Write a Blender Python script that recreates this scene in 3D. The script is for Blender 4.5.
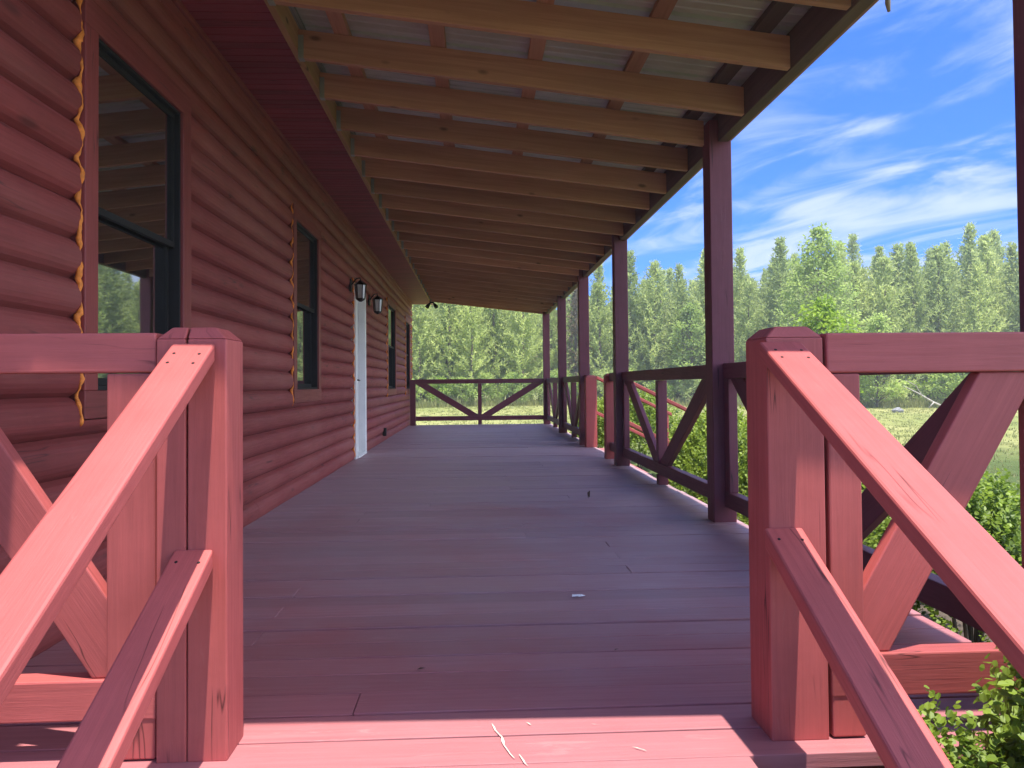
import bpy, bmesh, math, random
from mathutils import Vector, Matrix
for o in list(bpy.data.objects): bpy.data.objects.remove(o)
R = random.Random(7)
S = bpy.context.scene
COL = S.collection
V = Vector
# ------------------------------------------------------------------ camera
EYE = 0.92
F_PX, psi, pit, rol = 760.0, math.atan(37/760), math.radians(1.2), 0.009
fw = V((math.sin(psi)*math.cos(pit), math.cos(psi)*math.cos(pit), math.sin(pit)))
r0 = V((math.cos(psi), -math.sin(psi), 0)); u0 = r0.cross(fw)
rt = r0*math.cos(rol) - u0*math.sin(rol); up = u0*math.cos(rol) + r0*math.sin(rol)
cam = bpy.data.objects.new('camera', bpy.data.cameras.new('camera')); COL.objects.link(cam)
m = Matrix((rt, up, -fw)).transposed().to_4x4(); m.translation = (0, 0, EYE)
cam.matrix_world = m
cam.data.sensor_width = 36; cam.data.lens = F_PX/1024*36
cam.data.shift_y = (368.25-384)/1024; cam.data.clip_start = .05; cam.data.clip_end = 2000
S.camera = cam
# ------------------------------------------------------------------ light
SUN = V((0.28, -1.0, 4.6)).normalized()
sl = bpy.data.lights.new('sun', 'SUN'); sl.energy = 3.1; sl.angle = math.radians(.5); sl.color = (1, .95, .88)
so = bpy.data.objects.new('sun', sl); COL.objects.link(so); so.location = (3, -10, 30)
so.rotation_euler = SUN.to_track_quat('Z', 'Y').to_euler()
W = bpy.data.worlds.new('World'); S.world = W; W.use_nodes = True
SKY_STRENGTH = 0.14
def world():
    nt = W.node_tree; N = nt.nodes; L = nt.links; N.clear()
    out = N.new('ShaderNodeOutputWorld'); bg = N.new('ShaderNodeBackground'); bg.inputs[1].default_value = SKY_STRENGTH
    sky = N.new('ShaderNodeTexSky'); sky.sky_type = 'NISHITA'; sky.sun_disc = False
    sky.sun_elevation = math.asin(SUN.z); sky.sun_rotation = math.atan2(SUN.x, SUN.y)
    sky.air_density = 1.0; sky.dust_density = .3; sky.ozone_density = 2.5
    hs = N.new('ShaderNodeMix'); hs.data_type = 'RGBA'; hs.blend_type = 'MULTIPLY'; hs.inputs['Factor'].default_value = 1
    L.new(sky.outputs[0], hs.inputs['A']); hs.inputs['B'].default_value = (.15, .335, .80, 1)
    ez = N.new('ShaderNodeMapRange'); ez.inputs['From Min'].default_value = .0; ez.inputs['From Max'].default_value = .45
    hz_ = N.new('ShaderNodeMix'); hz_.data_type = 'RGBA'; hz_.inputs['A'].default_value = (.085, .235, .66, 1); hz_.inputs['B'].default_value = (.15, .335, .80, 1)
    L.new(ez.outputs[0], hz_.inputs['Factor']); L.new(hz_.outputs['Result'], hs.inputs['B'])
    tc = N.new('ShaderNodeTexCoord'); sp = N.new('ShaderNodeSeparateXYZ'); L.new(tc.outputs['Generated'], sp.inputs[0])
    def M(op, a, b=None, c=None):
        n = N.new('ShaderNodeMath'); n.operation = op
        for i, q in enumerate((a, b, c)):
            if q is None: continue
            if isinstance(q, (int, float)): n.inputs[i].default_value = q
            else: L.new(q, n.inputs[i])
        return n.outputs[0]
    L.new(sp.outputs[2], ez.inputs['Value'])
    den = M('ADD', M('MAXIMUM', sp.outputs[2], 0.0), .10)
    cx = M('DIVIDE', sp.outputs[0], den); cy = M('DIVIDE', sp.outputs[1], den)
    cb = N.new('ShaderNodeCombineXYZ'); L.new(cx, cb.inputs[0]); L.new(cy, cb.inputs[1])
    mp = N.new('ShaderNodeMapping'); mp.inputs['Scale'].default_value = (.55, 1.05, 1)
    mp.inputs['Location'].default_value = (3.1, 1.7, 0)
    m0 = N.new('ShaderNodeMapping'); m0.inputs['Rotation'].default_value = (0, 0, math.radians(62))
    L.new(cb.outputs[0], m0.inputs[0]); L.new(m0.outputs[0], mp.inputs[0])
    n1 = N.new('ShaderNodeTexNoise'); n1.inputs['Scale'].default_value = 2.3; n1.inputs['Detail'].default_value = 9; n1.inputs['Roughness'].default_value = .58; n1.inputs['Distortion'].default_value = .9
    L.new(mp.outputs[0], n1.inputs['Vector'])
    n2 = N.new('ShaderNodeTexNoise'); n2.inputs['Scale'].default_value = .8; n2.inputs['Detail'].default_value = 3
    L.new(cb.outputs[0], n2.inputs['Vector'])
    a = M('ADD', n1.outputs[0], M('MULTIPLY', M('SUBTRACT', n2.outputs[0], .5), .75))
    mr = N.new('ShaderNodeMapRange'); mr.interpolation_type = 'SMOOTHSTEP'
    mr.inputs['From Min'].default_value = .375; mr.inputs['From Max'].default_value = .66
    mr.inputs['To Max'].default_value = .78
    mix = N.new('ShaderNodeMix'); mix.data_type = 'RGBA'
    L.new(mr.outputs[0], mix.inputs['Factor']); L.new(hs.outputs['Result'], mix.inputs['A'])
    bk = N.new('ShaderNodeMapRange'); bk.interpolation_type = 'SMOOTHSTEP'; bk.inputs['From Min'].default_value = .52; bk.inputs['From Max'].default_value = .85
    L.new(M('SUBTRACT', M('MULTIPLY', sp.outputs[0], .98), M('MULTIPLY', sp.outputs[1], .2)), bk.inputs['Value'])   # unseen bright cloud added to the right, filling the porch shade
    cm = N.new('ShaderNodeMix'); cm.data_type = 'RGBA'; L.new(bk.outputs[0], cm.inputs['Factor'])
    cm.inputs['A'].default_value = (2.1, 2.4, 2.75, 1); cm.inputs['B'].default_value = (9.6, 10.6, 13.0, 1)
    L.new(cm.outputs['Result'], mix.inputs['B'])
    L.new(M('ADD', a, M('MULTIPLY', bk.outputs[0], .22)), mr.inputs['Value'])
    L.new(mix.outputs['Result'], bg.inputs[0]); L.new(bg.outputs[0], out.inputs[0])
world()
S.view_settings.view_transform = 'Standard'; S.view_settings.look = 'None'
S.view_settings.exposure = 1.52; S.view_settings.gamma = 1
S.render.resolution_x = 1024; S.render.resolution_y = 768
S.cycles.max_bounces = 10; S.cycles.diffuse_bounces = 6; S.cycles.transparent_max_bounces = 12

# ------------------------------------------------------------------ materials
def newmat(name):
    mt = bpy.data.materials.new(name); mt.use_nodes = True
    nt = mt.node_tree; N = nt.nodes; N.clear()
    out = N.new('ShaderNodeOutputMaterial'); b = N.new('ShaderNodeBsdfPrincipled')
    nt.links.new(b.outputs[0], out.inputs[0])
    return mt, nt, b, out
def node(nt, t, **k):
    n = nt.nodes.new(t)
    for a, v in k.items(): setattr(n, a, v)
    return n
def ramp(nt, src, stops):
    r = node(nt, 'ShaderNodeValToRGB'); e = r.color_ramp.elements
    while len(e) > 1: e.remove(e[-1])
    for i, (p, c) in enumerate(stops):
        if i == 0: e[0].position = p; q = e[0]
        else: q = e.new(p)
        q.color = (*c, 1) if len(c) == 3 else c
    nt.links.new(src, r.inputs[0]); return r.outputs[0]
def noise(nt, vec, scale, detail=4, rough=.55, mapscale=None, dist=0):
    if mapscale:
        mp = node(nt, 'ShaderNodeMapping'); mp.inputs['Scale'].default_value = mapscale
        nt.links.new(vec, mp.inputs[0]); vec = mp.outputs[0]
    n = node(nt, 'ShaderNodeTexNoise'); n.inputs['Scale'].default_value = scale; n.inputs['Detail'].default_value = detail
    n.inputs['Roughness'].default_value = rough; n.inputs['Distortion'].default_value = dist
    nt.links.new(vec, n.inputs['Vector']); return n.outputs[0]
def mixc(nt, fac, a, b, mode='MIX'):
    n = node(nt, 'ShaderNodeMix', data_type='RGBA', blend_type=mode)
    for s, q in (('Factor', fac), ('A', a), ('B', b)):
        i = n.inputs[s] if s == 'Factor' else n.inputs[s]
        if isinstance(q, (int, float)): i.default_value = q
        elif isinstance(q, tuple): i.default_value = (*q, 1)
        else: nt.links.new(q, i)
    return n.outputs['Result']
def math_(nt, op, a, b):
    n = node(nt, 'ShaderNodeMath', operation=op)
    for i, q in enumerate((a, b)):
        if isinstance(q, (int, float)): n.inputs[i].default_value = q
        else: nt.links.new(q, n.inputs[i])
    return n.outputs[0]
def bump(nt, b, h, strength, dist=.004):
    n = node(nt, 'ShaderNodeBump'); n.inputs['Strength'].default_value = strength; n.inputs['Distance'].default_value = dist
    nt.links.new(h, n.inputs['Height']); nt.links.new(n.outputs[0], b.inputs['Normal'])
def tone(nt):
    return node(nt, 'ShaderNodeAttribute', attribute_name='tone').outputs['Fac']
def uv(nt): return node(nt, 'ShaderNodeTexCoord').outputs['UV']
def objc(nt): return node(nt, 'ShaderNodeTexCoord').outputs['Object']

def paint_mat(name, col, rough=.5, knots=0, worn=(.55, .33, .25), wornamt=.5, vary=.11, bumpk=.2, check=.85):
    """barn paint on rough sawn wood: grain runs along U"""
    mt, nt, b, out = newmat(name); U = uv(nt)
    g = noise(nt, U, 1, 6, .65, (3, 70, 1), .3)
    big = noise(nt, U, 1, 3, .5, (1.2, 5, 1))
    c1 = tuple(x*(1-vary) for x in col); c2 = tuple(min(1, x*(1+vary)) for x in col)
    c = ramp(nt, g, [(.3, c1), (.7, c2)])
    c = mixc(nt, math_(nt, 'MULTIPLY', ramp(nt, big, [(.35, (0,)*3), (.75, (1,)*3)]), .35), c, tuple(min(1, x*1.25+.02) for x in col))
    t = ramp(nt, tone(nt), [(0, (.80,)*3), (1, (1.15,)*3)])
    st = noise(nt, objc(nt), 2.3, 6, .7)
    c = mixc(nt, 1.0, c, ramp(nt, st, [(.3, (.86, .84, .84)), (.7, (1.1, 1.12, 1.12))]), 'MULTIPLY')   # blotchy fading
    c = mixc(nt, 1.0, c, t, 'MULTIPLY')
    w = noise(nt, U, 1, 8, .7, (5, 26, 1), 1.2)
    wf = ramp(nt, w, [(.64, (0,)*3), (.72, (1,)*3)])
    c = mixc(nt, math_(nt, 'MULTIPLY', wf, wornamt), c, worn)
    fine = noise(nt, U, 1, 3, .6, (10, 190, 1))
    ck = math_(nt, 'ABSOLUTE', math_(nt, 'SUBTRACT', noise(nt, U, 1, 2, .5, (.9, 17, 1), .2), .5), 0)
    cm_ = math_(nt, 'MULTIPLY', ramp(nt, ck, [(.0, (1,)*3), (.012, (0,)*3)]), ramp(nt, noise(nt, U, 1, 2, .5, (2.3, 6, 1)), [(.56, (0,)*3), (.62, (1,)*3)]))
    c = mixc(nt, math_(nt, 'MULTIPLY', cm_, check), c, tuple(x*.12 for x in col))     # drying checks along the grain
    if knots:
        vo = node(nt, 'ShaderNodeTexVoronoi'); mp = node(nt, 'ShaderNodeMapping'); mp.inputs['Scale'].default_value = (1.7, 6, 1)
        nt.links.new(U, mp.inputs[0]); nt.links.new(mp.outputs[0], vo.inputs['Vector']); vo.inputs['Scale'].default_value = 1
        c = mixc(nt, math_(nt, 'MULTIPLY', ramp(nt, vo.outputs['Distance'], [(.05, (1,)*3), (.13, (0,)*3)]), knots), c, tuple(x*.35 for x in col))
        fade = noise(nt, objc(nt), .8, 5, .6, (1, .5, 2.2))
        c = mixc(nt, math_(nt, 'MULTIPLY', ramp(nt, fade, [(.48, (0,)*3), (.7, (1,)*3)]), .45), c, (.34, .12, .10))
    nt.links.new(c, b.inputs['Base Color'])
    nt.links.new(ramp(nt, g, [(.2, (rough+.12,)*3), (.8, (rough-.08,)*3)]), b.inputs['Roughness'])
    b.inputs['Specular IOR Level'].default_value = .4
    bump(nt, b, math_(nt, 'ADD', g, math_(nt, 'MULTIPLY', fine, .5)), bumpk, .005)
    return mt
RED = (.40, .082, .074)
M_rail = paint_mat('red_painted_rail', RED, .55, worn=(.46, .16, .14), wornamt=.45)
M_rail_shade = paint_mat('red_paint_shaded', (.17, .042, .058), .5, wornamt=.15)  # shade put into the red, for posts and side rails under the roof
M_trim = paint_mat('red_painted_trim', (.23, .04, .036), .5, wornamt=.1, bumpk=.12)
M_log = paint_mat('red_log_siding', (.225, .037, .034), .62, .7, check=.8, worn=(.33, .13, .09), wornamt=.35, vary=.15, bumpk=.2)
M_soffit = paint_mat('dark_red_soffit', (.25, .03, .048), .6, wornamt=.05, vary=.12)

def deck_mat():
    mt, nt, b, out = newmat('red_deck_paint'); U = uv(nt); O = objc(nt)
    g = noise(nt, U, 1, 6, .65, (2.2, 60, 1), .4)
    c = ramp(nt, g, [(.3, (.34, .090, .092)), (.7, (.42, .125, .125))])
    big = noise(nt, O, .9, 5, .6)
    grey = ramp(nt, g, [(.3, (.34, .235, .27)), (.7, (.44, .32, .355))])
    sy = node(nt, 'ShaderNodeSeparateXYZ'); nt.links.new(O, sy.inputs[0])
    far_mix = math_(nt, 'ADD', math_(nt, 'MULTIPLY', sy.outputs[1], .16), math_(nt, 'MULTIPLY', math_(nt, 'SUBTRACT', noise(nt, O, .55, 5, .65), .5), 1.5))
    c = mixc(nt, ramp(nt, far_mix, [(.08, (.12,)*3), (.6, (.9,)*3)]), c, grey)     # red turns grey mauve further down the deck, broken up by noise
    c = mixc(nt, math_(nt, 'MULTIPLY', ramp(nt, big, [(.4, (0,)*3), (.68, (1,)*3)]), .45), c, (.34, .2, .21))
    c = mixc(nt, 1.0, c, ramp(nt, tone(nt), [(0, (.92,)*3), (1, (1.07,)*3)]), 'MULTIPLY')
    w = noise(nt, U, 1, 8, .72, (3, 18, 1), 1.5)
    c = mixc(nt, math_(nt, 'MULTIPLY', ramp(nt, w, [(.6, (0,)*3), (.7, (1,)*3)]), .5), c, (.46, .24, .23))
    sc = noise(nt, U, 1, 6, .7, (1.6, 45, 1), 2.5)
    c = mixc(nt, math_(nt, 'MULTIPLY', ramp(nt, sc, [(.72, (0,)*3), (.78, (1,)*3)]), .3), c, (.5, .38, .34))
    nt.links.new(c, b.inputs['Base Color'])
    nt.links.new(ramp(nt, big, [(.3, (.62,)*3), (.7, (.46,)*3)]), b.inputs['Roughness'])
    b.inputs['Specular IOR Level'].default_value = .4
    bump(nt, b, math_(nt, 'ADD', g, math_(nt, 'MULTIPLY', w, .6)), .4, .004)
    return mt
M_deck = deck_mat()
def wood_mat(name, a, bcol, rough=.75):
    mt, nt, b, out = newmat(name); U = uv(nt)
    g = noise(nt, U, 1, 7, .65, (1.3, 38, 1), .8)
    c = ramp(nt, g, [(.28, a), (.72, bcol)])
    big = noise(nt, U, 1, 3, .5, (.8, 3, 1))
    c = mixc(nt, math_(nt, 'MULTIPLY', ramp(nt, big, [(.4, (0,)*3), (.7, (1,)*3)]), .4), c, tuple(x*.62 for x in a))
    vo = node(nt, 'ShaderNodeTexVoronoi'); mp = node(nt, 'ShaderNodeMapping'); mp.inputs['Scale'].default_value = (2.2, 5, 1)
    nt.links.new(U, mp.inputs[0]); nt.links.new(mp.outputs[0], vo.inputs['Vector']); vo.inputs['Scale'].default_value = 1
    c = mixc(nt, ramp(nt, vo.outputs['Distance'], [(.04, (.85,)*3), (.10, (0,)*3)]), c, tuple(x*.32 for x in a))
    c = mixc(nt, 1.0, c, ramp(nt, tone(nt), [(0, (.75,)*3), (1, (1.2,)*3)]), 'MULTIPLY')
    nt.links.new(c, b.inputs['Base Color']); b.inputs['Roughness'].default_value = rough
    bump(nt, b, g, .3, .003)
    return mt
M_wood = wood_mat('rafter_pine', (.43, .19, .125), (.62, .33, .22))
M_woodd = wood_mat('weathered_beam', (.10, .06, .055), (.17, .10, .085))
M_ledger = wood_mat('ledger_pine', (.45, .23, .10), (.64, .36, .18))
def flat(name, col, rough=.5, metal=0.0, nz=.12, scale=8, spec=.5):
    mt, nt, b, out = newmat(name)
    n = noise(nt, objc(nt), scale, 5, .6)
    c = ramp(nt, n, [(.3, tuple(x*(1-nz) for x in col)), (.7, tuple(min(1, x*(1+nz)) for x in col))])
    nt.links.new(c, b.inputs['Base Color']); b.inputs['Roughness'].default_value = rough; b.inputs['Metallic'].default_value = metal
    b.inputs['Specular IOR Level'].default_value = spec
    return mt
M_metal = flat('galvanised_roof_sheet', (.56, .57, .55), .42, .35, .12, 3)
M_zinc = flat('zinc_hanger', (.33, .34, .31), .6, .4)
M_black = flat('black_frame', (.016, .015, .015), .65, spec=.2)
M_lamp = flat('black_lantern_metal', (.012, .012, .013), .35, .5)
M_white = flat('white_door_paint', (.78, .78, .76), .45, 0, .05, 5)
M_foam = flat('orange_foam', (.80, .24, .03), .7, 0, .3, 40)
M_frost = flat('lantern_glass', (.5, .5, .48), .15)
M_shingle = flat('brown_shingle', (.09, .075, .065), .9, 0, .4, 30)
M_rock = flat('pale_rock', (.24, .235, .23), .9, 0, .25, 12)
M_bark = flat('grey_brown_bark', (.16, .12, .09), .9, 0, .4, 14)
M_palebark = flat('pale_dead_wood', (.42, .38, .32), .9, 0, .3, 14)
M_litter = flat('dead_leaf', (.10, .06, .04), .8)
M_scrap = flat('white_scrap', (.75, .75, .78), .6)
M_bare = flat('bare_paint_loss', (.72, .56, .46), .7, 0, .2, 60)
M_tan = flat('tan_hook', (.35, .26, .16), .6)
M_dirt = flat('dark_soil', (.07, .05, .035), .95, 0, .4, 6)
def glass_mat():
    mt, nt, b, out = newmat('dark_window_glass')
    b.inputs['Base Color'].default_value = (.012, .013, .013, 1); b.inputs['Roughness'].default_value = .02
    b.inputs['IOR'].default_value = 5.5
    bump(nt, b, noise(nt, objc(nt), 1.1, 2), .02, .02)
    return mt
M_glass = glass_mat()
def leaf_mat(name, dark, light, transl=.35, rough=.5, jitter=.35):
    mt, nt, b, out = newmat(name)
    c = ramp(nt, tone(nt), [(0, dark), (1, light)])
    oi = node(nt, 'ShaderNodeObjectInfo')
    c = mixc(nt, 1.0, c, ramp(nt, oi.outputs['Random'], [(0, (1-jitter, 1-jitter*.8, 1-jitter)), (1, (1+jitter, 1+jitter*.8, 1+jitter*.4))]), 'MULTIPLY')
    nt.links.new(c, b.inputs['Base Color']); b.inputs['Roughness'].default_value = rough
    tr = node(nt, 'ShaderNodeBsdfTranslucent'); nt.links.new(c, tr.inputs[0])
    mx = node(nt, 'ShaderNodeMixShader'); mx.inputs[0].default_value = transl
    nt.links.new(b.outputs[0], mx.inputs[1]); nt.links.new(tr.outputs[0], mx.inputs[2]); nt.links.new(mx.outputs[0], out.inputs[0])
    return mt
M_box = leaf_mat('boxwood_leaf', (.06, .125, .012), (.36, .48, .06), .45, .5, .12)
M_pine = leaf_mat('pine_needles', (.34, .425, .145), (.58, .66, .26), .6, .6, .22)
M_pinebrown = leaf_mat('browned_needles', (.24, .18, .11), (.36, .28, .17), .4, .7, .2)
M_broad = leaf_mat('light_green_leaf', (.28, .39, .09), (.52, .64, .19), .58, .5, .15)
M_bright = leaf_mat('yellow_green_leaf', (.17, .29, .025), (.36, .50, .06), .5, .45, .1)
M_grassblade = leaf_mat('grass_blade', (.25, .28, .085), (.46, .45, .19), .5, .7, .1)
def ground_mat():
    mt, nt, b, out = newmat('mown_field_grass'); O = objc(nt)
    a = noise(nt, O, .12, 6, .65); f = noise(nt, O, 5, 6, .75); ff = noise(nt, O, 40, 3, .7)
    c = ramp(nt, a, [(.3, (.19, .23, .065)), (.5, (.29, .30, .10)), (.7, (.40, .38, .16))])
    ln = node(nt, 'ShaderNodeVectorMath', operation='LENGTH'); nt.links.new(O, ln.inputs[0])
    dist_ = math_(nt, 'ADD', math_(nt, 'MULTIPLY', ln.outputs['Value'], .03), math_(nt, 'MULTIPLY', math_(nt, 'SUBTRACT', a, .5), .5))
    c = mixc(nt, ramp(nt, dist_, [(.40, (0,)*3), (.75, (1,)*3)]), (.085, .12, .035), c)
    c = mixc(nt, 1.0, c, ramp(nt, f, [(.25, (.72,)*3), (.75, (1.25,)*3)]), 'MULTIPLY')
    c = mixc(nt, 1.0, c, ramp(nt, ff, [(.25, (.7,)*3), (.75, (1.25,)*3)]), 'MULTIPLY')
    nt.links.new(c, b.inputs['Base Color']); b.inputs['Roughness'].default_value = .95
    b.inputs['Specular IOR Level'].default_value = .1
    bump(nt, b, math_(nt, 'ADD', f, ff), .6, .05)
    return mt
M_ground = ground_mat()

# ------------------------------------------------------------------ mesh helpers
class MB:
    def __init__(s):
        s.bm = bmesh.new(); s.uv = s.bm.loops.layers.uv.new('UVMap'); s.tn = s.bm.faces.layers.float.new('tone')
    def face(s, pts, uvs=None, t=None):
        f = s.bm.faces.new([s.bm.verts.new(p) for p in pts]); f[s.tn] = R.random() if t is None else t
        if uvs:
            for l, q in zip(f.loops, uvs): l[s.uv].uv = q
        return f
    def prism(s, A, B, t=None, caps=True, off=None, smooth=False):
        """loft between two equal point rings A and B (U runs A to B)"""
        if t is None: t = R.random()
        ou, ov = off or (R.uniform(0, 50), R.uniform(0, 50))
        a = [s.bm.verts.new(p) for p in A]; b = [s.bm.verts.new(p) for p in B]; n = len(a)
        L = (V(B[0])-V(A[0])).length; per = 0
        for i in range(n):
            j = (i+1) % n; w = (V(A[j])-V(A[i])).length
            f = s.bm.faces.new((a[i], a[j], b[j], b[i])); f[s.tn] = t; f.smooth = smooth
            la = (V(A[i])-V(A[0])).length*0
            for l, q in zip(f.loops, ((ou, ov+per), (ou, ov+per+w), (ou+L, ov+per+w), (ou+L, ov+per))): l[s.uv].uv = q
            per += w
        if caps:
            for ring, pts, fl in ((a, A, True), (b, B, False)):
                f = s.bm.faces.new(list(reversed(ring)) if fl else ring); f[s.tn] = t*.8
                p0 = V(pts[0]); e1 = (V(pts[1])-p0).normalized(); nn = f.normal
                for l in f.loops:
                    d = l.vert.co-p0; l[s.uv].uv = (ou+d.dot(e1)*.3, ov+(d-e1*d.dot(e1)).length)
        return a, b
    def beam(s, p0, p1, w, h, side=None, n0=None, n1=None, t=None):
        """box from p0 to p1; w across 'side', h across the other axis; n0,n1 = plumb cut normals"""
        p0, p1 = V(p0), V(p1); ax = (p1-p0).normalized()
        side = V(side) if side else (V((0, 0, 1)).cross(ax) if abs(ax.z) < .95 else V((1, 0, 0)))
        side = (side-ax*side.dot(ax)).normalized(); nor = ax.cross(side).normalized()
        def ring(p, n):
            out = []
            for a, b in ((-1, -1), (1, -1), (1, 1), (-1, 1)):
                q = p+side*(a*w/2)+nor*(b*h/2)
                if n is not None:
                    n_ = V(n); q = q+ax*((p-q).dot(n_)/ax.dot(n_))
                out.append(q)
            return out
        return s.prism(ring(p0, n0), ring(p1, n1), t)
    def box(s, lo, hi, axis=None, t=None):
        lo, hi = V(lo), V(hi); d = hi-lo; c = (lo+hi)/2
        if axis is None: axis = max(range(3), key=lambda i: d[i])
        e = V((0, 0, 0)); e[axis] = d[axis]/2
        o = [(1, 2), (2, 0), (0, 1)][axis]; sd = V((0, 0, 0)); sd[o[0]] = 1
        return s.beam(c-e, c+e, d[o[0]], d[o[1]], sd, t=t)
    def tube(s, pts, rad, n=8, t=None, smooth=True):
        if t is None: t = R.random()
        rings = []
        for i, p in enumerate(pts):
            p = V(p); a = (V(pts[min(i+1, len(pts)-1)])-V(pts[max(i-1, 0)])).normalized()
            x = a.orthogonal().normalized() if abs(a.z) < .9 else V((1, 0, 0)); x = (x-a*x.dot(a)).normalized(); y = a.cross(x)
            r = rad[i] if isinstance(rad, (list, tuple)) else rad
            rings.append([s.bm.verts.new(p+x*(r*math.cos(k*2*math.pi/n))+y*(r*math.sin(k*2*math.pi/n))) for k in range(n)])
        L = 0
        for i in range(len(rings)-1):
            d = (V(pts[i+1])-V(pts[i])).length
            for k in range(n):
                f = s.bm.faces.new((rings[i][k], rings[i][(k+1) % n], rings[i+1][(k+1) % n], rings[i+1][k])); f.smooth = smooth; f[s.tn] = t
                for l, q in zip(f.loops, ((L, k*.02), (L, k*.02+.02), (L+d, k*.02+.02), (L+d, k*.02))): l[s.uv].uv = q
            L += d
        for rg, fl in ((rings[0], True), (rings[-1], False)):
            f = s.bm.faces.new(list(reversed(rg)) if fl else rg); f[s.tn] = t
    def build(s, name, mat, parent=None, bevel=0, loc=None):
        me = bpy.data.meshes.new(name); s.bm.normal_update(); s.bm.to_mesh(me); s.bm.free()
        me.materials.append(mat); o = bpy.data.objects.new(name, me); COL.objects.link(o)
        if parent: o.parent = parent
        if loc: o.location = loc
        if bevel:
            b = o.modifiers.new('bevel', 'BEVEL'); b.width = bevel; b.segments = 2; b.limit_method = 'ANGLE'; b.harden_normals = False
        return o
def mesh_fast(name, verts, faces, tones, mat, parent=None):
    me = bpy.data.meshes.new(name); me.from_pydata(verts, [], faces); me.materials.append(mat)
    at = me.attributes.new('tone', 'FLOAT', 'FACE'); at.data.foreach_set('value', tones)
    o = bpy.data.objects.new(name, me); COL.objects.link(o)
    if parent: o.parent = parent
    return o
def tag(o, label=None, cat=None, group=None, kind=None):
    for k, v in (('label', label), ('category', cat), ('group', group), ('kind', kind)):
        if v: o[k] = v
    return o
def thing(name, label, cat, loc=(0, 0, 0), group=None):
    """an Empty at the thing's base; meshes are modelled in world coordinates, so children get the inverse offset"""
    o = bpy.data.objects.new(name, None); o.empty_display_size = .1; COL.objects.link(o); o.location = loc
    return tag(o, label, cat, group)
def put(mb, name, mat, parent, bevel=0):
    """build a world-coordinate mesh and hang it under parent (a thing or a part)"""
    o = mb.build(name, mat, None, bevel)
    org = V((0, 0, 0)); q = parent
    while q: org += V(q.location); q = q.parent
    o.data.transform(Matrix.Translation(-org)); o.parent = parent
    return o

# ------------------------------------------------------------------ key dimensions (metres, deck top z = 0)
GZ = -.65                    # ground
WX = -1.55                   # seam plane of the log wall
Y0, Y1 = 1.868, 17.55         # deck
CAB0, CAB1 = 1.5, 18.3       # cabin wall
PX0, PX1 = 1.56, 1.71        # porch posts in X
SOF = 2.885                  # soffit height
POSTS = [1.955, 4.93, 8.38, 11.28, 14.13, 17.28]

# ------------------------------------------------------------------ ground
g = MB()
nx = 60
def gz(x, y):
    d = max(0, math.hypot(x, y)-14)
    return GZ + .10*math.sin(x*.13+1)*min(1, d/20)+.08*math.sin(y*.17+x*.05)*min(1, d/20)
xs = [-400, -200, -100, -60]+[-45+i*2.5 for i in range(41)]+[70, 90, 140, 250, 400]
ys = [-200, -80, -30, -10]+[i*2.5 for i in range(31)]+[90, 120, 200, 400, 800]
gv = [[g.bm.verts.new((x, y, gz(x, y))) for x in xs] for y in ys]
for j in range(len(ys)-1):
    for i in range(len(xs)-1):
        f = g.bm.faces.new((gv[j][i], gv[j][i+1], gv[j+1][i+1], gv[j+1][i])); f.smooth = True
tag(g.build('ground', M_ground), kind='structure')
g = MB()
pts = []
for k in range(48):
    pass
bed = [(1.72, 1.2)]
for k in range(24): bed.append((4.3+.35*math.sin(k*1.3)+.2*math.sin(k*3.1), 1.2+k*.34))
bed.append((1.72, 9.0))
f = g.face([(x, y, GZ+.012) for x, y in bed])
f2 = g.face([(.95, 1.05, GZ+.012), (1.72, 1.05, GZ+.012), (1.72, 1.86, GZ+.012), (.95, 1.86, GZ+.012)])
tag(g.build('planting_bed', M_dirt), kind='structure')

g = MB(); L_ = []; R_ = []
for k in range(30):
    yy = 1.6-k*.5; L_.append((-1.15+.12*math.sin(k*1.7)-.02*k, yy)); R_.append((.98+.1*math.sin(k*2.3)+.03*k, yy))
for k in range(29): g.face([V((x, y, GZ+.008)) for x, y in (L_[k], L_[k+1], R_[k+1], R_[k])])
tag(g.build('dark_bounce_strip', M_dirt), kind='structure')  # unseen dark ground added to keep green bounce off the newels
# ------------------------------------------------------------------ log cabin
cabin = thing('log_cabin', 'long red log cabin with dark framed windows along the left side of the porch', 'cabin', (-1.55, 1.5, GZ))
# openings: outer rectangle of each trim  (y0, y1, z0, z1)
WIN = [(2.985, 4.10, .795, 2.455), (6.38, 7.50, .775, 2.45), (13.18, 14.62, .74, 2.46), (16.62, 17.75, .72, 2.44)]
DOOR = (9.56, 10.50, 0.0, 2.22)
OPEN = WIN+[(DOOR[0]-.0, DOOR[1], -.1, DOOR[3])]
COURSE, SEAM0, BULGE = .152, .126, .047
w = MB()
def log_profile(za, zb, z0):
    pts = []
    n = 9
    for k in range(n+1):
        t = k/n; z = z0+t*COURSE
        x = WX+BULGE*(1-abs(2*t-1)**2.6)**.8
        if za-1e-6 <= z <= zb+1e-6: pts.append((x, z))
    def xa(z):
        t = min(1, max(0, (z-z0)/COURSE)); return WX+BULGE*max(0, (1-abs(2*t-1)**2.6))**.8
    if not pts or pts[0][1] > za+1e-5: pts.insert(0, (xa(za), za))
    if pts[-1][1] < zb-1e-5: pts.append((xa(zb), zb))
    return pts
c = -6
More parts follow.
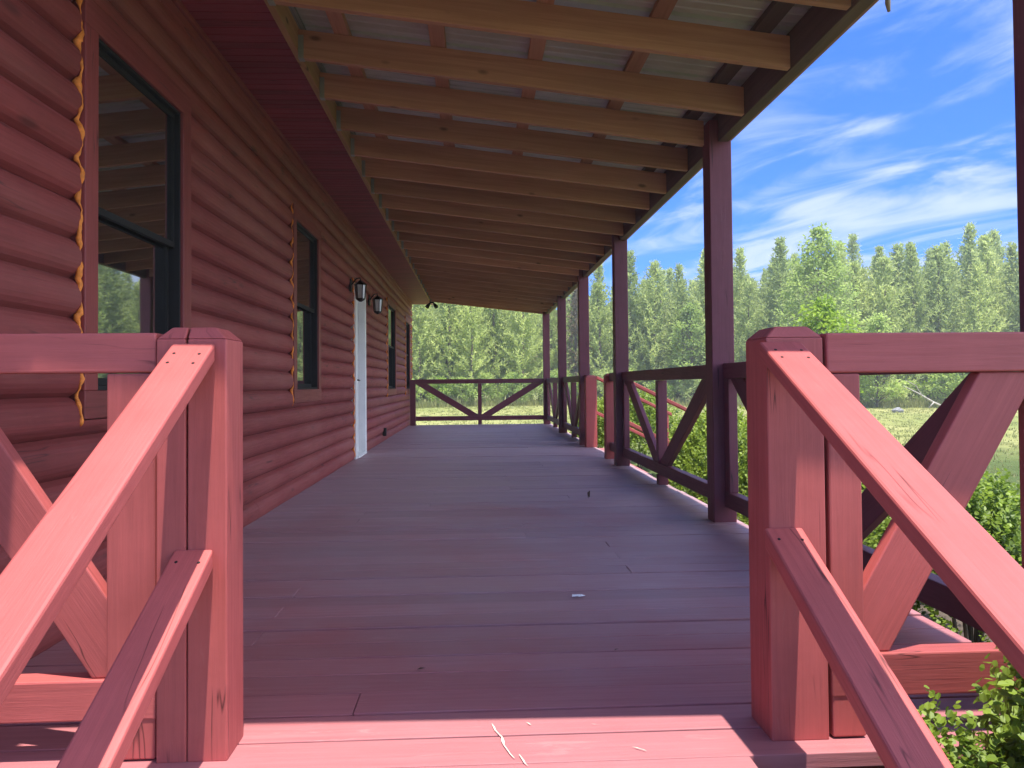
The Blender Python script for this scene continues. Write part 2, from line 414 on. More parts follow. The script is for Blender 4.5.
while SEAM0+c*COURSE < SOF-.02:
    z0 = SEAM0+c*COURSE; z1 = min(z0+COURSE, SOF-.01); c += 1
    cuts = sorted({z0, z1} | {z for o in OPEN for z in (o[2], o[3]) if z0+.004 < z < z1-.004})
    tcourse = R.random(); off = (R.uniform(0, 40), R.uniform(0, 40))
    for za, zb in zip(cuts[:-1], cuts[1:]):
        zm = (za+zb)/2
        spans = [(CAB0, CAB1)]
        for o in OPEN:
            if o[2] < zm < o[3]:
                spans = [q for a, b in spans for q in ((a, min(b, o[0])), (max(a, o[1]), b)) if q[1]-q[0] > .01]
        # butt joints between log lengths
        for a, b in spans:
            cut = a
            while cut < b-1e-4:
                nb = min(b, cut+R.uniform(3.4, 6.2))
                if b-nb < .8: nb = b
                pr = log_profile(za, zb, z0); dx = R.uniform(-.002, .002)
                ring = [(WX-.06, za)]+pr+[(WX-.06, zb)]
                A = [V((x+dx, cut, z)) for x, z in ring]; B = [V((x+dx, nb-.003, z)) for x, z in ring]
                w.prism(list(reversed(A)), list(reversed(B)), t=min(1, max(0, tcourse*.5+R.random()*.5)))
                cut = nb
wall = put(w, 'log_wall', M_log, cabin)
for p in wall.data.polygons: p.use_smooth = False
# other walls and inner skin
w = MB()
w.box((WX-.22, CAB0, GZ), (WX-.12, CAB1, 3.0)); w.box((-9.0, CAB0, GZ), (-8.8, CAB1, 3.0))
w.box((-8.8, CAB0, GZ), (WX-.22, CAB0+.15, 3.0)); w.box((-8.8, CAB1-.15, GZ), (WX-.22, CAB1, 3.0))
put(w, 'plain_wall', M_log, cabin)
# soffit with boards across, frieze moulding, ledger
w = MB(); y = CAB0-.3
while y < CAB1+.3:
    w.box((-1.52, y, SOF), (-1.05, y+.083, SOF+.02), 0); y += .088
w.box((-1.52, CAB0-.3, SOF+.004), (-1.05, CAB1+.3, SOF+.016))
put(w, 'soffit', M_soffit, cabin, .003)
w = MB(); w.box((-1.53, CAB0, SOF-.035), (-1.478, CAB1, SOF-.002)); w.box((-1.545, CAB0, SOF-.10), (-1.495, CAB1, SOF-.037))
put(w, 'frieze_board', M_trim, cabin, .004)
w = MB(); w.box((-1.05, CAB0-.3, SOF-.02), (-1.012, CAB1+.3, SOF+.20))
put(w, 'eave_board', M_ledger, cabin, .003)
# roof
w = MB()
rv = [(-1.0, 3.13), (-5.2, 5.0), (-9.6, 3.05)]
w.prism([V((x, CAB0-.4, z)) for x, z in rv]+[V((x, CAB0-.4, z-.12)) for x, z in reversed(rv)], [V((x, CAB1+.4, z)) for x, z in rv]+[V((x, CAB1+.4, z-.12)) for x, z in reversed(rv)])
put(w, 'roof', M_shingle, cabin)
for yy in (CAB0, CAB1-.15):
    w = MB(); w.prism([V((-9.0, yy, 3.0)), V((-1.56, yy, 3.0)), V((-1.9, yy, 2.75+.0)), V((-5.2, yy, 4.85))][0:2]+[V((-5.2, yy, 4.80))], [V((-9.0, yy+.15, 3.0)), V((-1.56, yy+.15, 3.0)), V((-5.2, yy+.15, 4.80))])
    put(w, 'gable', M_log, cabin)
def foam_line(parent, y, za, zb, rad, seed):
    rr = random.Random(seed); pts = []; rad_ = []
    n = int((zb-za)/.012)
    for k in range(n+1):
        z = za+(zb-za)*k/n; ph = (z-SEAM0)/COURSE % 1
        inn = abs(2*ph-1)**3
        pts.append((-1.506-.014*inn+.004*math.sin(z*47+seed), y-.004*inn+.0035*math.sin(z*71+seed*2)+.003*math.sin(z*173), z))
        rad_.append(rad*max(.18, .42+.6*inn+.5*math.sin(z*19+seed*3)*math.sin(z*53+seed)+rr.uniform(-.12, .16)))
    rad_[0] *= .4; rad_[-1] *= .4
    f = MB(); f.tube(pts, rad_, 7); return put(f, 'foam_sealant', M_foam, parent)
def window(o, foam_r, seed):
    y0, y1, z0, z1 = o; T = .115
    w = MB(); xa, xb = WX-.10, -1.497
    g_ = .012
    w.box((xa, y0+g_, z0+T), (xb, y0+T, z1-T)); w.box((xa, y1-T, z0+T), (xb, y1-.004, z1-T))
    w.box((xa, y0+g_, z1-T), (xb, y1-.004, z1-.004), 1); w.box((xa, y0+g_, z0+.004), (xb, y1-.004, z0+T), 1)
    win = put(w, 'window', M_trim, cabin, .004)
    a, b, lo, hi = y0+T, y1-T, z0+T, z1-T; mid = lo+(hi-lo)*.52
    fr = MB(); d0, d1 = WX-.085, -1.512
    fr.box((d0, a, lo), (d1, a+.016, hi)); fr.box((d0, b-.016, lo), (d1, b, hi)); fr.box((d0, a+.016, hi-.016), (d1, b-.016, hi), 1); fr.box((d0, a+.016, lo), (d1-.002, b-.016, lo+.02), 1)
    put(fr, 'frame', M_black, win, .002)
    sa = MB()
    for (za, zb, xo) in ((mid-.02, hi-.017, -1.535), (lo+.021, mid+.022, -1.565)):
        sa.box((xo-.022, a+.017, za), (xo, a+.037, zb)); sa.box((xo-.022, b-.037, za), (xo, b-.017, zb))
        sa.box((xo-.022, a+.037, zb-.022), (xo, b-.037, zb), 1); sa.box((xo-.022, a+.037, za), (xo, b-.037, za+.03), 1)
    put(sa, 'sash', M_black, win, .002)
    for (za, zb, xo) in ((mid+.011, hi-.04, -1.535), (lo+.052, mid-.001, -1.565)):
        p = MB(); p.box((xo-.014, a+.038, za), (xo-.009, b-.038, zb)); put(p, 'glass_pane', M_glass, win)
    if foam_r: foam_line(win, y0-.004, z0-.02, z1-.0+(.35 if seed == 1 else 0.0), foam_r, seed)
    return win
for i, o in enumerate(WIN): window(o, (.0125, .010, .012, .012)[i], i+1)
# front door: white casing, white panelled door set in the log wall
y0, y1, z0, z1 = DOOR
w = MB(); w.box((WX-.10, y0+.012, .0), (-1.485, y0+.11, z1-.11)); w.box((WX-.10, y1-.11, 0), (-1.485, y1-.012, z1-.11)); w.box((WX-.10, y0+.012, z1-.11), (-1.485, y1-.012, z1-.01), 1); w.box((WX-.1, y0+.11, .002), (-1.47, y1-.11, .03), 1)
door = put(w, 'door', M_white, cabin, .004)
w = MB(); w.box((WX-.095, y0+.135, .035), (WX-.03, y1-.118, z1-.115), 2)
for (a, b, c, d) in ((.1, .32, .15, .85), (.4, .62, .15, .85), (.1, .32, 1.05, 1.9), (.4, .62, 1.05, 1.9)):
    w.box((WX-.04, y0+.10+a, c), (WX-.022, y0+.10+b, d), 2)
leaf = put(w, 'door_leaf', M_white, door, .006)
w = MB(); w.box((WX-.01, y0+.155, .93), (WX+.035, y0+.185, 1.06), 2); w.tube([(WX+.03, y0+.17, .99), (WX+.07, y0+.17, .99), (WX+.07, y0+.28, .985)], .011, 8)
put(w, 'handle', M_lamp, door, .002)
foam_line(door, y0+.002, .02, z1+.05, .012, 11); foam_line(door, y1+.006, .05, z1, .016, 13)
w = MB(); w.box((WX+.03, 12.55, .09), (WX+.085, 12.67, .22), 2); put(w, 'outlet_box', M_black, cabin, .004)
foam_line(cabin, CAB1+.02, .1, 2.75, .014, 17)

def lantern(y, z, label):
    t = thing('wall_lantern', label, 'wall lamp', (-1.50, y, z), 'black lanterns beside the front door')
    w = MB(); w.box((-1.512, y-.045, z-.03), (-1.488, y+.045, z+.12), 2)
    put(w, 'wall_plate', M_lamp, t, .004)
    w = MB(); w.tube([(-1.49, y, z+.05), (-1.43, y, z+.13), (-1.385, y, z+.135), (-1.38, y, z+.10)], .009, 8); put(w, 'arm', M_lamp, t)
    w = MB(); cx = -1.38
    def ring(r, zz): return [V((cx+r*math.cos(k*math.pi/3), y+r*math.sin(k*math.pi/3), zz)) for k in range(6)]
    w.prism(ring(.075, z+.06), ring(.018, z+.105)); w.prism(ring(.082, z+.05), ring(.075, z+.06)); w.prism(ring(.05, z-.13), ring(.055, z-.115)); w.prism(ring(.012, z-.155), ring(.05, z-.13))
    for k in range(6):
        a = k*math.pi/3
        w.beam((cx+.053*math.cos(a), y+.053*math.sin(a), z-.115), (cx+.068*math.cos(a), y+.068*math.sin(a), z+.05), .009, .009)
    put(w, 'cage', M_lamp, t)
    w = MB(); w.prism(ring(.048, z-.113), ring(.062, z+.048)); put(w, 'glass', M_frost, t)
lantern(9.28, 2.09, 'black wall lantern left of the white door, nearer of the two')
lantern(10.90, 2.09, 'black wall lantern right of the white door, farther of the two')

# ------------------------------------------------------------------ deck
deck = thing('porch_deck', 'red painted plank deck of the long covered porch', 'deck', (0, Y0, GZ))
w = MB(); y = Y0
DX0, DX1 = WX+.006, 1.745
k = 0
while y < Y1-.02:
    bw = .144+R.uniform(-.002, .002); dz = R.uniform(-.0032, .0032); til = R.uniform(-.003, .003)
    cuts = [DX0, DX1]
    if k % 2 == 0 and k > 1: cuts = [DX0, R.choice([-.35, .3, .75, -.8]), DX1]
    for a, b in zip(cuts[:-1], cuts[1:]):
        w.beam((a+.001, y+bw/2, -.019+dz), (b-.001, y+bw/2, -.019+dz+til), bw, .038, (0, 1, 0))
    y += bw-.003+R.uniform(.006, .014); k += 1
DY1 = y
put(w, 'deck_boards', M_deck, deck, .0025)
w = MB()
w.box((DX0, Y0+.03, -.26), (DX1-.03, Y0+.068, -.04)); w.box((DX1-.068, Y0+.07, -.26), (DX1-.03, DY1-.03, -.04)); w.box((DX0, DY1-.068, -.26), (DX1-.07, DY1-.03, -.04))
put(w, 'rim_board', M_trim, deck, .004)
w = MB()
for yy in [Y0+.12+i*1.2 for i in range(14)]:
    w.box((DX0, yy, -.25), (DX1-.07, yy+.04, -.042), 0)
put(w, 'joists', M_woodd, deck)
for yy in [Y0+.16+i*2.9 for i in range(6)]:
    w = MB(); w.box((DX1-.22, yy, GZ-.1), (DX1-.08, yy+.12, -.255), 2); put(w, 'footing_post', M_woodd, deck)
# paint worn through in a wandering crack on the front board
def crackline(x, y, n, dx, dy, wd):
    L, Rr = [], []
    for i in range(n+1):
        x += dx/n+R.uniform(-.004, .004); y += dy/n+R.uniform(-.003, .003); ww = wd*R.uniform(.3, 1)*(1-abs(2*i/n-1)**4*.8)
        L.append(V((x-ww, y, .0022))); Rr.append(V((x+ww, y, .0022)))
    w = MB()
    for i in range(n): w.face([L[i], Rr[i], Rr[i+1], L[i+1]])
    put(w, 'bare_patch', M_bare, deck)
crackline(.035, 2.10, 9, .05, -.20, .004); crackline(.10, 1.92, 4, .02, -.06, .004)
crackline(.13, 2.08, 3, .012, -.012, .005); crackline(.38, 1.93, 4, .03, -.03, .003); crackline(.30, 2.06, 2, .02, -.005, .004); crackline(.5, 1.90, 3, .06, -.004, .0025)

def steps(name, label, origin, axis, width, n=2):
    """open risers going down and out from the deck edge; axis = outward direction"""
    t = thing(name, label, 'steps', (origin[0], origin[1], GZ))
    ax = V(axis); sd = V((-ax.y, ax.x, 0)); o = V(origin)
    w = MB(); p = o+ax*.067; p.z = -.021
    w.beam(p-sd*(width/2-.07), p+sd*(width/2-.07), .128, .038, ax); put(w, 'top_tread', M_deck, t, .004)
    for i in range(n):
        w = MB(); z = -.217*(i+1)
        for j in range(2):
            p = o+ax*(.16+.285*i+.07+j*.145); p.z = z-.02
            w.beam(p-sd*(width/2), p+sd*(width/2), .138, .038, ax)
        put(w, 'tread', M_deck, t, .005)
    for s_ in (-1, 1):
        w = MB(); p = o+sd*(s_*(width/2-.06))
        w.beam(p+ax*.05+V((0, 0, -.14)), p+ax*.79+V((0, 0, GZ-.01)), .04, .17, sd, n0=ax, n1=V((0, 0, 1)))
        put(w, 'stringer', M_trim, t, .003)
steps('porch_steps', 'red wooden steps going down from the near end of the porch deck', (.065, Y0, 0), (0, -1, 0), 1.35)
steps('porch_steps', 'red wooden steps leaving the right side of the porch through the side gate', (DX1, 10.12, 0), (1, 0, 0), 1.5)

# ------------------------------------------------------------------ porch roof
RAF_X0, RAF_X1 = -1.012, 1.62
def rz(x): return 2.52+.118*(1.62-x)         # underside of a rafter
RD = .165
ROOF0, ROOF1 = 1.513, 17.85
roof = thing('porch_roof', 'lean-to porch roof of bare rafters under ribbed metal sheet', 'roof', (0, ROOF0, 2.5))
sl_ = V((1, 0, -.118)).normalized(); nrm = V((.118, 0, 1)).normalized()
raf = [3.79+.625*k for k in range(-3, 4)]+[]
raf = [1.55, 2.0, 2.54, 3.165, 3.79, 4.45, 5.06, 5.67, 6.31, 6.93, 7.54]+[8.16+.62*k for k in range(16)]
raf = [y for y in raf if y < ROOF1-.05]
for y in raf:
    w = MB()
    xe = RAF_X1
    for py in POSTS:
        if py-.03 < y < py+.18: xe = PX0-.002
    zc = RD/2
    p0 = V((RAF_X0, y, rz(RAF_X0)+zc)); p1 = V((xe, y, rz(xe)+zc))
    sag = R.uniform(-.006, .006)
    w.beam(p0, p1+V((0, R.uniform(-.01, .01), sag)), .042, RD, (0, 1, 0), n0=V((1, 0, 0)), n1=V((1, 0, 0)))
    r_ = put(w, 'rafter', M_wood, roof, .003)
    h = MB()
    for s_ in (-1, 1): h.box((RAF_X0+.001, y+s_*.0225-(.0015 if s_ < 0 else 0), rz(RAF_X0)-.003), (RAF_X0+.032, y+s_*.0225+(0.0015 if s_ > 0 else 0), rz(RAF_X0)+.13), 2)
    h.box((RAF_X0+.001, y-.024, rz(RAF_X0)-.008), (RAF_X0+.032, y+.024, rz(RAF_X0)-.0045), 1)
    put(h, 'hanger', M_zinc, r_)
PUR = .038
for x in (-.76, -.2, .37, .95, 1.48):
    w = MB(); zc = rz(x)+RD/nrm.z+PUR/2+.002; y = ROOF0
    w.beam((x, ROOF0, zc), (x, ROOF1, zc), .088, PUR, sl_)
    put(w, 'purlin', M_woodd if x > 1.2 else M_wood, roof, .002)
# ribbed metal sheet : ribs run down the slope
w = MB(); y = ROOF0-.0
prof = []
while y < ROOF1:
    for dy, dz in ((0, 0), (.06, 0), (.068, .006), (.076, 0), (.135, 0), (.143, .006), (.151, 0), (.19, 0), (.205, .02), (.222, .02)):
        prof.append((y+dy, dz))
    y += .2286
x0_, x1_ = -1.012, 1.87  # sheet stretched past the fascia, unseen, to keep sun off the deck ledge
def sheet_z(x): return rz(x)+RD/nrm.z+PUR+.004
tp = .006
A0 = [(yy, dz) for yy, dz in prof]
vt = []
for yy, dz in A0:
    vt.append([w.bm.verts.new((x0_, yy, sheet_z(x0_)+dz)), w.bm.verts.new((x1_, yy, sheet_z(x1_)+dz)), w.bm.verts.new((x1_, yy, sheet_z(x1_)+dz+.0012)), w.bm.verts.new((x0_, yy, sheet_z(x0_)+dz+.0012))])
for a, b in zip(vt[:-1], vt[1:]):
    w.bm.faces.new((a[0], b[0], b[1], a[1])); w.bm.faces.new((a[3], a[2], b[2], b[3])); w.bm.faces.new((a[1], b[1], b[2], a[2])); w.bm.faces.new((a[0], a[3], b[3], b[0]))
put(w, 'metal_sheet', M_metal, roof)
w = MB(); w.box((1.622, ROOF0, 2.515), (1.69, ROOF1, sheet_z(1.69)-.006)); put(w, 'eave_beam', M_woodd, roof, .003)
w = MB(); w.box((1.6915, ROOF0, 2.53), (1.722, ROOF1, sheet_z(1.722)-.006)); put(w, 'fascia', M_wood, roof, .003)
w = MB(); w.box((RAF_X0, ROOF0+.0, rz(RAF_X0)+.18), (RAF_X0+.03, ROOF1, rz(RAF_X0)+.2)); put(w, 'flashing', M_zinc, roof)

# ------------------------------------------------------------------ porch posts
plabs = ['dark red porch post at the near right corner, cut by the edge of the photo',
         'dark red porch post, second from the front and largest whole one in view',
         'dark red porch post just before the side gate, third from the front',
         'dark red porch post just after the side gate, fourth from the front',
         'dark red porch post fifth from the front, last before the far corner',
         'dark red porch post at the far corner where the end railing meets the side']
for y, lb in zip(POSTS, plabs):
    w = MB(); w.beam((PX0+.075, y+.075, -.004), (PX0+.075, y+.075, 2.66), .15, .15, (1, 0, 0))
    o = w.build('porch_post', M_rail_shade, None, .006); tag(o, lb, 'post', 'porch posts along the open side')

# ------------------------------------------------------------------ railings
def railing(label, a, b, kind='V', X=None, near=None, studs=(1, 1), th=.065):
    M_rl = M_rail if near else M_rail_shade
    """straight railing between 2D points a and b: top rail, bottom rail, studs, diagonal braces"""
    A, B = V((a[0], a[1], 0)), V((b[0], b[1], 0)); ax = (B-A).normalized(); L = (B-A).length; sd = V((-ax.y, ax.x, 0))
    t = thing('railing', label, 'railing', (A+B)/2)
    TZ0, TZ1, BZ0, BZ1 = .945, 1.045, .105, .205
    if near: TZ0, TZ1, BZ0, BZ1 = near
    def P(s, z, d=0): return A+ax*s+sd*d+V((0, 0, z))
    w = MB(); w.beam(P(0, (TZ0+TZ1)/2), P(L, (TZ0+TZ1)/2), th, TZ1-TZ0, sd); put(w, 'top_rail', M_rl, t, .005)
    w = MB(); w.beam(P(0, (BZ0+BZ1)/2), P(L, (BZ0+BZ1)/2), th, BZ1-BZ0, sd); put(w, 'bottom_rail', M_rl, t, .005)
    SW = .09; s0 = 0; s1 = L
    if studs[0]:
        w = MB(); q = studs[0] if studs[0] > 1e-3 and studs[0] != 1 else SW
        w.beam(P(q/2+.002, BZ1 if not near else -.0+.002), P(q/2+.002, TZ0-.002), q, th-.006, ax); put(w, 'stud', M_rl, t, .005); s0 = q+.004
    if studs[1]:
        w = MB(); q = studs[1] if studs[1] != 1 else SW
        w.beam(P(L-q/2-.002, BZ1 if not near else .002), P(L-q/2-.002, TZ0-.002), q, th-.006, ax); put(w, 'stud', M_rl, t, .005); s1 = L-q-.004
    BW, BT = .14, .042
    def brace(sa, za, sb, zb, off=0):
        w = MB(); d = V((sb-sa, zb-za)).normalized()
        p0, p1 = P(sa, za, off), P(sb, zb, off)
        nrm_ = sd
        # clip the brace to the opening by cutting ends horizontally
        w.beam(p0, p1, BT, BW, sd, n0=V((0, 0, 1)), n1=V((0, 0, 1)))
        put(w, 'diagonal_brace', M_rl, t, .004)
    if kind == 'V':
        mid = (s0+s1)/2
        w = MB(); w.beam(P(mid, .012), P(mid, BZ0-.0005), .085, th+.02, ax); w.beam(P(mid, BZ1+.0005), P(mid, TZ0-.002), .085, th+.02, ax); put(w, 'middle_post', M_rl, t, .004)
        e = .055; dz = TZ0-BZ1
        hw = BW/2*1.15
        brace(mid-.0425-hw*1.0, BZ1+.001, s0+hw*1.6, TZ0-.001); brace(mid+.0425+hw*1.0, BZ1+.001, s1-hw*1.6, TZ0-.001)
    elif kind == 'L':      # bottom at the b end, top towards a
        brace(L-.077, BZ1+.001, L-.077-(TZ0-BZ1)/1.51, TZ0-.001)
    elif kind == 'R':
        brace(.079, BZ1+.001, .079+(TZ0-BZ1)/1.73, TZ0-.001)
    return t
NY = 1.965                 # plane of the near railings
railing('red railing with one diagonal brace, near left between log wall and stair post', (-1.50, NY), (-.793, NY), 'L', near=(.957, 1.056, .10, .20), studs=(0, .12))
railing('red railing with one diagonal brace, near right between stair post and corner post', (.913, NY), (1.56, NY), 'R', near=(.942, 1.046, .105, .215), studs=(.088, 1))
RX = 1.662
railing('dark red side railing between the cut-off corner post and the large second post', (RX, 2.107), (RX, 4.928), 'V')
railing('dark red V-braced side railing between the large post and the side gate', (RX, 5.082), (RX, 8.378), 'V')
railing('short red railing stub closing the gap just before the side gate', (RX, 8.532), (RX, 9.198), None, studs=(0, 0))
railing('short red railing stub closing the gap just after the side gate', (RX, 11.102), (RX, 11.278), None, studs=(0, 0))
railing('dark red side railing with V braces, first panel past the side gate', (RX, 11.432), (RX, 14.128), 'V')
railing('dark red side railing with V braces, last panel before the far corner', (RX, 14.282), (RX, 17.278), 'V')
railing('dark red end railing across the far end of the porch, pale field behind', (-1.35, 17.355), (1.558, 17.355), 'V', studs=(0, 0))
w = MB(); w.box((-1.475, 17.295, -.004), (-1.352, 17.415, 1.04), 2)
tag(w.build('railing_post', M_rail_shade, None, .005), 'short dark red railing post against the log wall at the far end of the porch', 'post')

def newel(parent, x0, x1, y0, y1, zt, crack=None):
    w = MB(); zb = -.004; ch = .032
    def slab(xa, xb, ca, cb, top_dx=0):
        """post body with a chamfered top; ca/cb: chamfer that side"""
        rg = lambda z, xa_, xb_, ya_, yb_: [V((xa_, ya_, z)), V((xb_, ya_, z)), V((xb_, yb_, z)), V((xa_, yb_, z))]
        off = (R.uniform(0, 9), R.uniform(0, 9)); t = .6
        w.prism(rg(zb, xa, xb, y0, y1), rg(zt-.03, xa+top_dx[0], xb+top_dx[1], y0, y1), t=t, off=off, caps=True)
        xa2, xb2 = xa+top_dx[0], xb+top_dx[1]
        w.prism(rg(zt-.0298, xa2, xb2, y0, y1), rg(zt, xa2+(ch if ca else 0), xb2-(ch if cb else 0), y0+.02, y1-.02), t=t, off=off)
    if crack:
        slab(x0, crack-.0008, 1, 0, (0, -.0018)); slab(crack+.0008, x1, 0, 1, (.0018, 0))
    else: slab(x0, x1, 1, 1, (0, 0))
    return put(w, 'newel_post', M_rail, parent, .004)
def stair_rail(label, p, ax, width_side, x_newel, newel_z, L=1.05, crack=None, hz=1.03, hw=.115, lz=.52, slopes=(-.5, -.5)):
    """handrail + lower rail descending outward along ax from the newel's outer face centre p"""
    t = thing('stair_railing', label, 'stair railing', (p[0], p[1], GZ))
    newel(t, *x_newel, newel_z, crack)
    ax = V(ax); sd = V((-ax.y, ax.x, 0)); P = V((p[0], p[1], 0)); slope = slopes[0]
    for nm, zt, th, ww, slope in (('handrail', hz, .04, hw, slopes[0]), ('lower_rail', lz, .045, hw*.9, slopes[1])):
        cosv = 1/math.sqrt(1+slope*slope)
        vt = th/cosv
        w = MB(); w.beam(P+V((0, 0, zt-vt/2)), P+ax*(L+.05)+V((0, 0, zt-vt/2+slope*(L+.05))), ww, th, sd, n0=ax, n1=ax)
        rl = put(w, nm, M_rail, t, .006)
        for sx_ in (-.28, .3):
            for a_ in ((.05, .09) if nm == 'handrail' else (.045,)):
                w = MB(); nn = V((-slope*ax.x, -slope*ax.y, 1)).normalized()
                q = P+ax*(a_+.006*sx_)+sd*(ww*sx_)+V((0, 0, zt+slope*(a_+.006*sx_)))
                w.tube([q-nn*.002, q+nn*.0012], [.0042, .0038], 8); put(w, 'screw_head', M_black, rl)
    slope = slopes[0]; w = MB(); e = P+ax*(L-.04)
    w.beam(V((e.x, e.y, GZ-.05)), V((e.x, e.y, hz+slope*(L-.04)-.052)), .09, .09, ax); put(w, 'end_post', M_rail, t, .005)
    return t
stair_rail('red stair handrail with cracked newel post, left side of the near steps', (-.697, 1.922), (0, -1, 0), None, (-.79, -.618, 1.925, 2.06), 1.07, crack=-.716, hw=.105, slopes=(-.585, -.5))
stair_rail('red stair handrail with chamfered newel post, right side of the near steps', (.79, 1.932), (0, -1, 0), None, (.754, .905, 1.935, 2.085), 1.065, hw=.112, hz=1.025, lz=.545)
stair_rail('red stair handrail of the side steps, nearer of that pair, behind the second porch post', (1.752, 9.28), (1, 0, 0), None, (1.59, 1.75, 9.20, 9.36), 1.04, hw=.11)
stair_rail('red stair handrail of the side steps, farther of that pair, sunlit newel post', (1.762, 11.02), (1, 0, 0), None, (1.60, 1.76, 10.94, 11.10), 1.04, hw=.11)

# ------------------------------------------------------------------ small things
w = MB(); w.tube([(1.66, 2.93, 2.52), (1.66, 2.93, 2.43), (1.664, 2.93, 2.395)], [.007, .011, .006], 8)
tag(w.build('hanging_hook', M_tan), 'small tan hook hanging from the porch eave against the sky', 'hook')
t = thing('security_light', 'small dark light fixture hanging under the far end of the eave', 'outdoor light', (-.98, 17.5, 2.85))
w = MB(); w.box((-1.03, 17.46, 2.80), (-.93, 17.56, 2.862), 2); put(w, 'base', M_black, t, .01)
for s_ in (-1, 1):
    w = MB(); w.tube([(-.98+s_*.03, 17.5, 2.81), (-.98+s_*.06, 17.48, 2.77), (-.98+s_*.11, 17.44, 2.70)], [.015, .03, .05], 10); put(w, 'lamp_head', M_black, t)
w = MB()
for i in range(5): w.face([V((.42+i*.009+dx, 3.27+dy+R.uniform(-.004, .004), .006+dz)) for dx, dy, dz in ((-.012, -.006, 0), (.01, -.008, .004), (.012, .008, 0), (-.008, .009, .007))])
tag(w.build('paper_scrap', M_scrap), 'small white scrap lying on the shaded deck boards', 'scrap')
def litter(x, y, label, up_=.006, s=.02, rot=0.0):
    w = MB(); c_, s_ = math.cos(rot), math.sin(rot)
    P = [(-s, 0, .002), (-s*.3, -s*.4, up_), (s, 0, .003), (-s*.2, s*.4, up_*.7)]
    w.face([V((x+c_*a-s_*b, y+s_*a+c_*b, z)) for a, b, z in P])
    tag(w.build('fallen_leaf', M_litter), label, 'leaf', 'dead leaves on the deck')
litter(-.18, 2.49, 'small dead leaf on the deck in the near shaded part', .008, .016, .3)
litter(.90, 6.05, 'dry curled leaf standing on the deck before the second post', .07, .03, 1.2)
litter(.48, 2.62, 'tiny dead leaf on the deck right of centre near the sunlit boards', .006, .012, .7)

# ------------------------------------------------------------------ foliage builders
def leaf_quad(verts, faces, tones, p, d, nrm_, L, Wd, t):
    """a pointed 6-vertex leaf folded on its midrib"""
    d = d.normalized(); s = d.cross(nrm_)
    if s.length < 1e-4: s = d.orthogonal()
    s.normalize(); n = s.cross(d); i = len(verts); w = Wd/2
    verts += [p, p+d*(L*.30)+s*w*.92+n*(L*.06), p+d*(L*.70)+s*w*.8+n*(L*.07), p+d*L, p+d*(L*.70)-s*w*.8+n*(L*.07), p+d*(L*.30)-s*w*.92+n*(L*.06)]
    faces += [(i, i+1, i+2, i+3), (i, i+3, i+4, i+5)]; tones += [t, t]
def rdir(rr):
    while True:
        v = V((rr.uniform(-1, 1), rr.uniform(-1, 1), rr.uniform(-1, 1)))
        if .05 < v.length < 1: return v.normalized()
def shrub_mesh(seed, rx, ry, rz_, nsprig, leaf, per=12, sprig=.14):
    """upright sprigs of small oval leaves filling a lumpy dome with base at z=0"""
    rr = random.Random(seed); v, f, t = [], [], []
    lumps = [(rdir(rr), rr.uniform(-.25, .28)) for _ in range(14)]
    stems = MB()
    for k in range(9):
        a = rr.uniform(0, 6.28); q = rr.uniform(.3, .8)
        p2 = V((math.cos(a)*rx*q, math.sin(a)*ry*q, rz_*rr.uniform(.9, 1.5)))
        stems.tube([V((math.cos(a)*.05, math.sin(a)*.05, -.03)), V((p2.x*.5, p2.y*.5, p2.z*.5)), p2], [.014, .010, .004], 5)
    for k in range(nsprig):
        d = rdir(rr); d.z = abs(d.z)*1.2-.25; d.normalize()
        rad = 1+sum(w_*max(0, d.dot(l))**4 for l, w_ in lumps)
        q = rr.uniform(.35, 1)**.45*rad
        p = V((d.x*rx*q, d.y*ry*q, max(.03, rz_*.85+d.z*rz_*q)))
        ax = (d*.7+V((0, 0, .8))+rdir(rr)*.5).normalized(); tn = min(1, max(0, rr.gauss(.42, .2)))
        Ls = sprig*rr.uniform(.6, 1.3)
        for j in range(per):
            s_ = j/per; o = rdir(rr); o = (o-ax*o.dot(ax)).normalized()
            dd = (o*.9+ax*.6).normalized()
            leaf_quad(v, f, t, p+ax*(Ls*s_)+o*.003, dd, (ax*.9+rdir(rr)*.5), leaf*rr.uniform(.7, 1.25)*(1-.3*s_), leaf*.72, min(1, max(0, tn+.28*s_+rr.uniform(-.12, .12))))
    return v, f, t, stems
def shrub(name, label, cat, mesh, loc, rot=0, sc=1, group=None, mat=None):
    v, f, t, stems = mesh
    e = thing(name, label, cat, loc, group)
    a = mesh_fast('foliage', v, f, t, mat or M_box, e)
    b = stems.build('stems', M_bark, e)
    e.rotation_euler.z = rot; e.scale = (sc,)*3
    return e
def copy_tree(src, loc, rot, sc, label=None):
    c = src.copy(); COL.objects.link(c); c.location = loc; c.rotation_euler = (0, 0, rot); c.scale = sc if isinstance(sc, tuple) else (sc,)*3
    if label: c['label'] = label
    for ch in src.children:
        d = ch.copy(); COL.objects.link(d); d.parent = c
    return c
